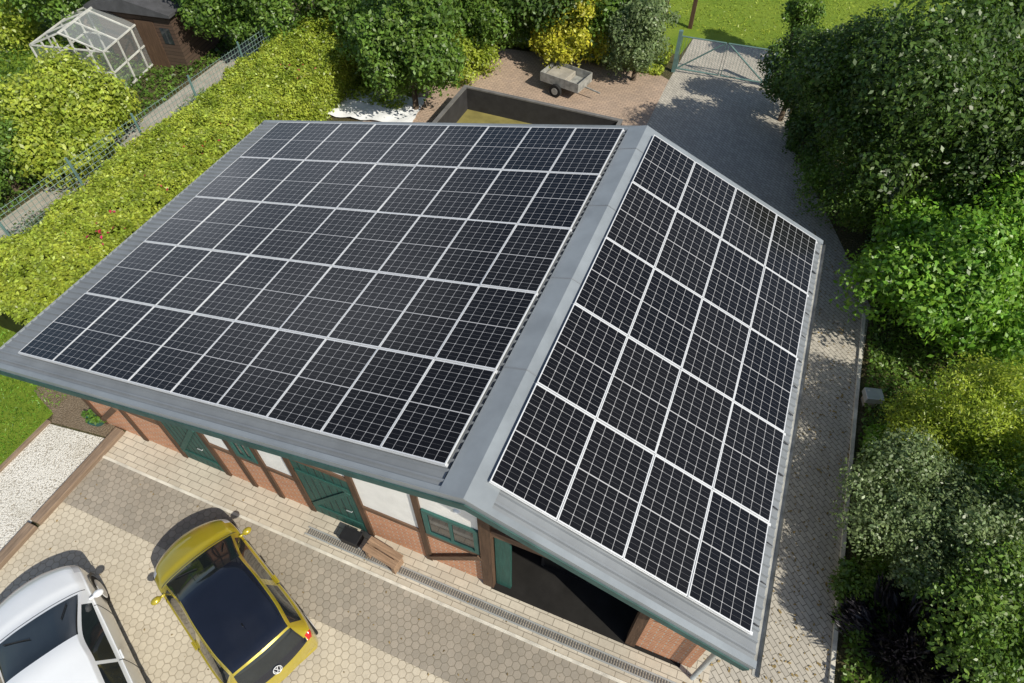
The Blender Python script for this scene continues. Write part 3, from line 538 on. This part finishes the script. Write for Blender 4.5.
# ---------------- vegetation ----------------
L_=dict(dark=leafmat('dark_leaves',(.026,.062,.012),(.105,.18,.032)),mid=leafmat('mid_leaves',(.038,.095,.015),(.17,.275,.042)),
 bright=leafmat('bright_leaves',(.07,.175,.015),(.22,.40,.045)),yellow=leafmat('yellow_leaves',(.24,.27,.02),(.60,.57,.06)),hedge=leafmat('hedge_leaves',(.14,.215,.02),(.44,.50,.07)),
 olive=leafmat('olive_leaves',(.075,.12,.045),(.23,.30,.13)),blue=leafmat('dark_purple_leaves',(.010,.009,.013),(.03,.026,.036)),gold=leafmat('golden_needles',(.15,.24,.02),(.40,.47,.05)))
T=tree
T('broadleaf_tree','tall dark green tree shading the path at the upper right','tree',952,108,4.0,(2.8,2.8,2.4),44000,.12,L_['dark'],44)
T('broadleaf_tree','dark green tree crown in the top right corner','tree',1050,22,4.0,(2.7,2.7,2.4),24000,.14,L_['dark'],32)
T('broadleaf_tree','slender dark green tree beside the drive right of the gate','tree',852,72,3.7,(1.55,1.7,1.9),18000,.11,L_['dark'],30)
T('laurel_bush','bright green glossy laurel bush at the right edge beside the path','bush',970,285,1.8,(2.2,2.5,1.8),44000,.125,L_['bright'],44)
T('laurel_bush','mid green bush behind the bright laurel','bush',1010,185,2.4,(2.2,2.2,2.0),22000,.12,L_['mid'],28)
T('rounded_shrub','rounded green shrub beside the path below the tall dark tree','shrub',850,178,1.3,(1.35,1.5,1.3),16000,.085,L_['mid'],28)
T('rounded_shrub','low dark shrub nearest the far path bend','shrub',806,138,.9,(1.1,1.3,.95),9000,.09,L_['dark'],20)
T('golden_conifer','golden yellow green conifer shrub on the right','conifer',978,428,1.6,(1.6,1.25,1.4),36000,.075,L_['gold'],44,asp=.35)
T('olive_shrub','grey green shrub between golden conifer and dark purple plant','shrub',938,520,1.4,(1.65,1.4,1.3),34000,.07,L_['olive'],42)
T('purple_plant','loose dark purple leaved plant in the lower right corner','plant',915,648,.8,(1.2,1.0,.95),5500,.24,L_['blue'],30,asp=.2,sub=(.16,.3),up_=True)
T('leafy_bush','mid green bush cut off at the lower right corner','bush',1005,625,1.4,(1.3,1.4,1.4),18000,.08,L_['mid'],26)
T('leafy_bush','small green bush at the right frame edge below golden conifer','bush',1035,510,1.6,(1.3,1.3,1.5),12000,.08,L_['mid'],22)
T('leafy_bush','low green bush at the path kerb left of the golden conifer','bush',893,450,.5,(.75,1.0,.6),6000,.08,L_['bright'],16)
T('leafy_bush','low green bush at the path kerb left of the purple plant','bush',866,600,.4,(.6,1.2,.5),6000,.08,L_['mid'],16)
T('young_tree','small green tree on the lawn edge right of the gate','tree',800,14,2.0,(.85,.85,1.1),5000,.11,L_['mid'],16)
T('rounded_shrub','dark shrub beside the right gate leaf','shrub',795,78,1.6,(1.1,1.3,1.5),13000,.1,L_['dark'],24)
T('broadleaf_tree','glossy green tree behind the far left roof corner','tree',408,45,2.4,(1.95,1.9,2.2),32000,.14,L_['mid'],42)
T('yellow_shrub','bright yellow leaved shrub behind the patio trailer','shrub',572,26,1.6,(1.7,1.5,1.6),20000,.12,L_['yellow'],30)
T('columnar_shrub','olive green shrub between yellow shrub and gate','shrub',640,36,1.7,(1.3,1.3,1.7),16000,.11,L_['olive'],28)
T('leafy_bush','loose green bush between the glossy tree and the yellow shrub','bush',495,18,1.5,(1.9,1.5,1.4),16000,.12,L_['mid'],28)
T('leafy_bush','low yellow green planting at the back edge of the patio','bush',462,58,.6,(1.8,1.2,.6),10000,.11,L_['hedge'],22)
T('broadleaf_tree','green tree behind the brown shed at the top left','tree',246,0,2.3,(2.2,2.0,2.0),24000,.14,L_['mid'],34)
T('leafy_bush','large yellow green bush at the left frame edge','bush',56,118,1.4,(2.35,2.2,1.4),32000,.13,L_['hedge'],44)
T('leafy_bush','green bush at the left frame edge in front of the larger bush','bush',-5,160,1.2,(1.6,1.8,1.2),14000,.11,L_['mid'],24)
T('leafy_bush','bush in the top left corner beyond the greenhouse','bush',-8,15,1.0,(2.2,2.0,1.3),12000,.14,L_['hedge'],22)
for i,(px,py) in enumerate(((345,-6),(540,-18),(600,-12),(470,-15),(190,-28),(60,-28))):
    T('background_tree','background tree behind the garden, %s from the left along the top edge'%['third','fifth','sixth','fourth','second','first'][i],'tree',px,py,2.6,(2.2,2.0,2.3),13000,.155,L_[['mid','dark','mid','mid','mid','mid'][i]],28,group='background trees along the top edge')
hd=thing('hedge','long clipped yellow green hedge running left of the barn','hedge',(-13.55,0,0))
n=170000; yy=rng.uniform(1.2,20.5,n); w2=1.42+.13*np.sin(yy*1.1)+.08*np.sin(yy*2.7); h2=1.6+.06*np.sin(yy*.9)+.05*np.sin(yy*3.1)
s=rng.random(n); top=s<.62; xx=np.where(top,rng.uniform(-1,1,n)*w2,np.where(s<.85,1,-1)*w2*rng.uniform(.88,1.03,n)); zz=np.where(top,h2*(1-.10*np.abs(xx/w2)**4),rng.random(n)*h2)
P=np.stack([xx,yy,zz],1); P+=rng.normal(size=(n,3))*.05
lump=np.zeros(n)
for k in range(30):
    kx,ky=rng.normal(size=2)*7; lump+=.022*np.sin(kx*P[:,0]+ky*P[:,1]+rng.random()*6)
P[:,2]+=np.where(top,lump+.1,0); P[:,2]=np.maximum(P[:,2],.03)
Nn=np.stack([np.where(top,.2,np.sign(xx)),np.zeros(n),np.where(top,1,.2)],1)+rng.normal(size=(n,3))*.5
leafmesh('foliage',P,Nn,.09,L_['hedge'],hd)
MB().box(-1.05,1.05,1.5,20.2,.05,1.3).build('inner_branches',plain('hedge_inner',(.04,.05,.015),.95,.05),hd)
fl=leafmat('red_flower',(.45,.03,.05),(.6,.06,.12)); k=60; P=np.stack([rng.uniform(.0,1.4,k),rng.choice([4.2,6.5,8.2,9.5,13],k)+rng.normal(size=k)*.3,rng.uniform(1.7,1.85,k)],1); leafmesh('blossoms',P,rng.normal(size=(k,3))*.3+np.array([0,0,1]),.10,fl,hd)
def cover(name,x0,x1,y0,y1,n,size,mat,z=.35):
    P=np.stack([rng.uniform(x0,x1,n),rng.uniform(y0,y1,n),np.zeros(n)],1); P[:,2]=(.5+.5*np.sin(P[:,0]*2.1)*np.sin(P[:,1]*1.7))*z*rng.random(n)+.02
    leafmesh(name,P,rng.normal(size=(n,3))*.5+np.array([0,0,1]),size,mat,None,'stuff')
cover('ground_cover',6.5,13,-4,14,60000,.10,L_['mid']); cover('ground_cover',6.2,14,12,22,22000,.13,L_['dark']); cover('ground_cover',3.4,8,17.5,22.8,12000,.13,L_['dark'],.3)
cover('ground_cover',-12,-1.7,20.6,22.6,14000,.14,L_['hedge'],.5); cover('ground_cover',-15.1,-9.8,14.5,26,26000,.13,L_['hedge'],.4); cover('ground_cover',-17.1,-14.8,1,21,24000,.10,L_['olive'],.5); cover('ground_cover',-30,-18.3,3,30,44000,.14,L_['mid'],.3)
n=16000; P=np.stack([rng.uniform(-16,-11.3,n),rng.uniform(-6,1.6,n),rng.uniform(.0,.05,n)],1); leafmesh('grass',P,rng.normal(size=(n,3))+np.array([0,0,.3]),.07,L_['bright'],None,'stuff',.25)
n=30000; P=np.stack([rng.uniform(-8,25,n),rng.uniform(24.9,40,n),rng.uniform(.0,.05,n)],1); leafmesh('grass',P,rng.normal(size=(n,3))*.6+np.array([0,0,1]),.12,L_['hedge'],None,'stuff',.25)
n=1300; P=np.stack([rng.uniform(3.9,6.4,n),rng.uniform(-1,16,n),np.full(n,.012)],1); leafmesh('fallen_leaves',P,rng.normal(size=(n,3))*.2+np.array([0,0,1]),.06,plain('dry_leaf',(.25,.18,.07),.8),None,'stuff')
n=260; P=np.stack([rng.uniform(-9.2,3,n),rng.uniform(-5,-.1,n),np.full(n,.012)],1); leafmesh('fallen_leaves',P,rng.normal(size=(n,3))*.2+np.array([0,0,1]),.045,plain('dry_leaf_pale',(.25,.18,.08),.8),None,'stuff')
